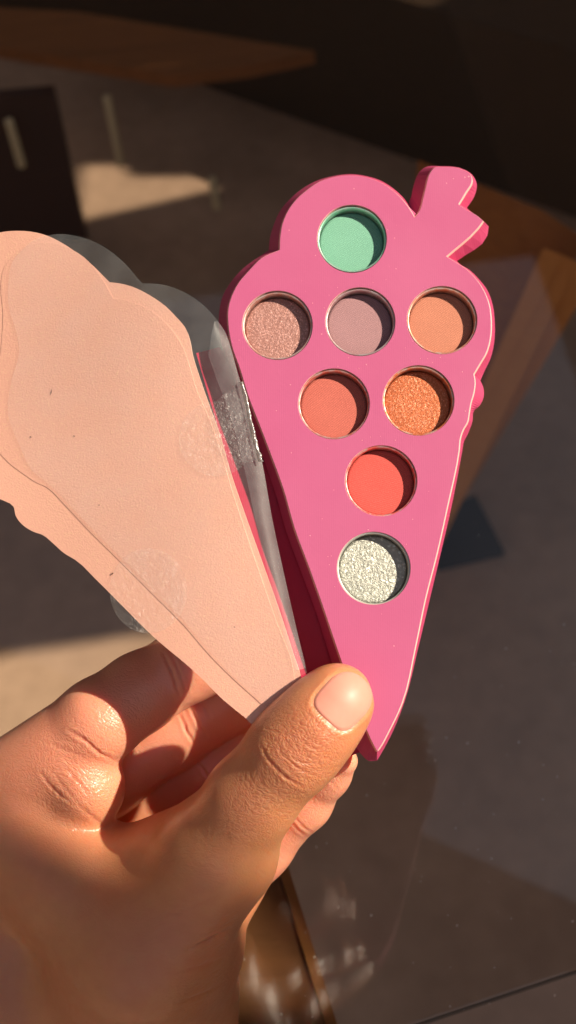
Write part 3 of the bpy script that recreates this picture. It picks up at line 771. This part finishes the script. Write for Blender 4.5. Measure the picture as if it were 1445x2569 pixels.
# thumb nail: a curved plate laid over the nail bed
def march(px, py):
    d = np.array([(px - PW / 2) / F, (py - PH / 2) / F, 1.0], np.float32); t = 180.0
    for _ in range(60):
        s_ = float(sdf((d * t)[None])[0]); t += s_ * 0.8
        if abs(s_) < 0.01: break
        if t > 300: return None
    return t
NN = 22; V = []; FC = []; idx = {}
c_t = march(*NC)
for i in range(-NN, NN + 1):
    for j in range(-NN, NN + 1):
        u_, v_ = i / NN, j / NN
        # square to rounded shape: shrink by own norm
        e = 2.3 if u_ > 0 else 4.0
        mx_ = max(abs(u_), abs(v_)); nr = (abs(u_) ** e + abs(v_) ** e) ** (1 / e)
        s_ = mx_ / nr if nr > 0 else 0
        a_, b_ = u_ * s_ * NL * 1.0, v_ * s_ * NW * 1.0
        p = NC + NA * a_ + NB * b_; t = march(p[0], p[1])
        while t is None or t > c_t + 7.5:
            p = NC + (p - NC) * 0.98; t = march(p[0], p[1])
        edge = mx_
        t2 = t + 0.10 + 0.30 * max(0, edge - 0.93) / 0.07
        V.append(W(np.array([(p[0]-PW/2)/F*t2, (p[1]-PH/2)/F*t2, t2])))
n_ = 2 * NN + 1
for i in range(n_ - 1):
    for j in range(n_ - 1): FC.append([i*n_+j, i*n_+j+1, (i+1)*n_+j+1, (i+1)*n_+j])
mn = Mat('nail'); nn1 = mn.noise(120, 3)
mn.l(mn.mix(nn1.outputs[0], lin(226, 146, 130), lin(240, 170, 150)), mn.b.inputs['Base Color'])
mn.set(Roughness=0.5); mn.b.inputs['Specular IOR Level'].default_value = 0.35; mn.b.inputs['Subsurface Weight'].default_value = 0.6; mn.b.inputs['Subsurface Radius'].default_value = (1, 0.4, 0.3); mn.b.inputs['Subsurface Scale'].default_value = 0.002
mn.b.inputs['Coat Weight'].default_value = 0.08; mn.b.inputs['Coat Roughness'].default_value = 0.3
nail = mesh_obj('thumbnail', V, FC, mn.m, hand, True)

# ---------------------------------------------------------------- dust on the glass
V = []; FC = []
for i in range(120):
    px, py = rng.uniform(600, 1445), rng.uniform(1500, 2560)
    if rng.random() < 0.25: px, py = rng.uniform(950, 1445), rng.uniform(1250, 2560)
    if py < 1900 and px < 1050: continue
    p = on_z(px, py, 0.0002); s_ = 0.00008 + 0.00032 * rng.random() ** 3; b0 = len(V); k = 6
    V.append(p + Vector((0, 0, s_ * 0.9)))
    for a in range(k):
        an = a / k * 6.283; rr = s_ * rng.uniform(0.5, 1.2); V.append(p + Vector((math.cos(an) * rr, math.sin(an) * rr, -0.0001)))
    for a in range(k): FC.append([b0, b0 + 1 + a, b0 + 1 + (a + 1) % k])
dust = mesh_obj('dust', V, FC, m_plain('dust', (0.8, 0.76, 0.7, 1), 0.8)); setp(dust, 'fine pale dust specks lying on the glass table top', kind='stuff')

# powder crumbs and nicks on the face of the palette
V = []; FC = []
def inside(px, py, poly):
    c_ = False; j = len(poly) - 1
    for i in range(len(poly)):
        if (poly[i][1] > py) != (poly[j][1] > py) and px < (poly[j][0]-poly[i][0]) * (py-poly[i][1]) / (poly[j][1]-poly[i][1]) + poly[i][0]: c_ = not c_
        j = i
    return c_
cnt = 0
while cnt < 70:
    if cnt % 2:
        p0 = PANS[int(rng.integers(8))]; a_ = rng.uniform(0, 6.28); k_ = rng.uniform(1.04, 1.5); px, py = p0[0] + p0[2] * k_ * math.cos(a_), p0[1] + p0[3] * k_ * math.sin(a_)
    else: px, py = rng.uniform(560, 1230), rng.uniform(430, 1640)
    if not inside(px, py, bo) or any(math.hypot(px - q[0], py - q[1]) < q[2] + 3 for q in PANS): continue
    cnt += 1; r_ = rng.uniform(0.6, 2.2) * (1.4 if rng.random() < 0.1 else 0.8); b0 = len(V)
    V.append(W(PAL.hit(px, py, -0.10)))
    for a in range(5): V.append(W(PAL.hit(px + r_ * rng.uniform(.6, 1.2) * math.cos(a * 1.257), py + r_ * rng.uniform(.6, 1.2) * math.sin(a * 1.257), -0.005)))
    for a in range(5): FC.append([b0, b0 + 1 + a, b0 + 1 + (a + 1) % 5])
cr = mesh_obj('powder_crumbs', V, FC, m_plain('crumb', lin(246, 170, 180), 0.8)); setp(cr, 'tiny crumbs of powder scattered over the pink face board', kind='stuff')
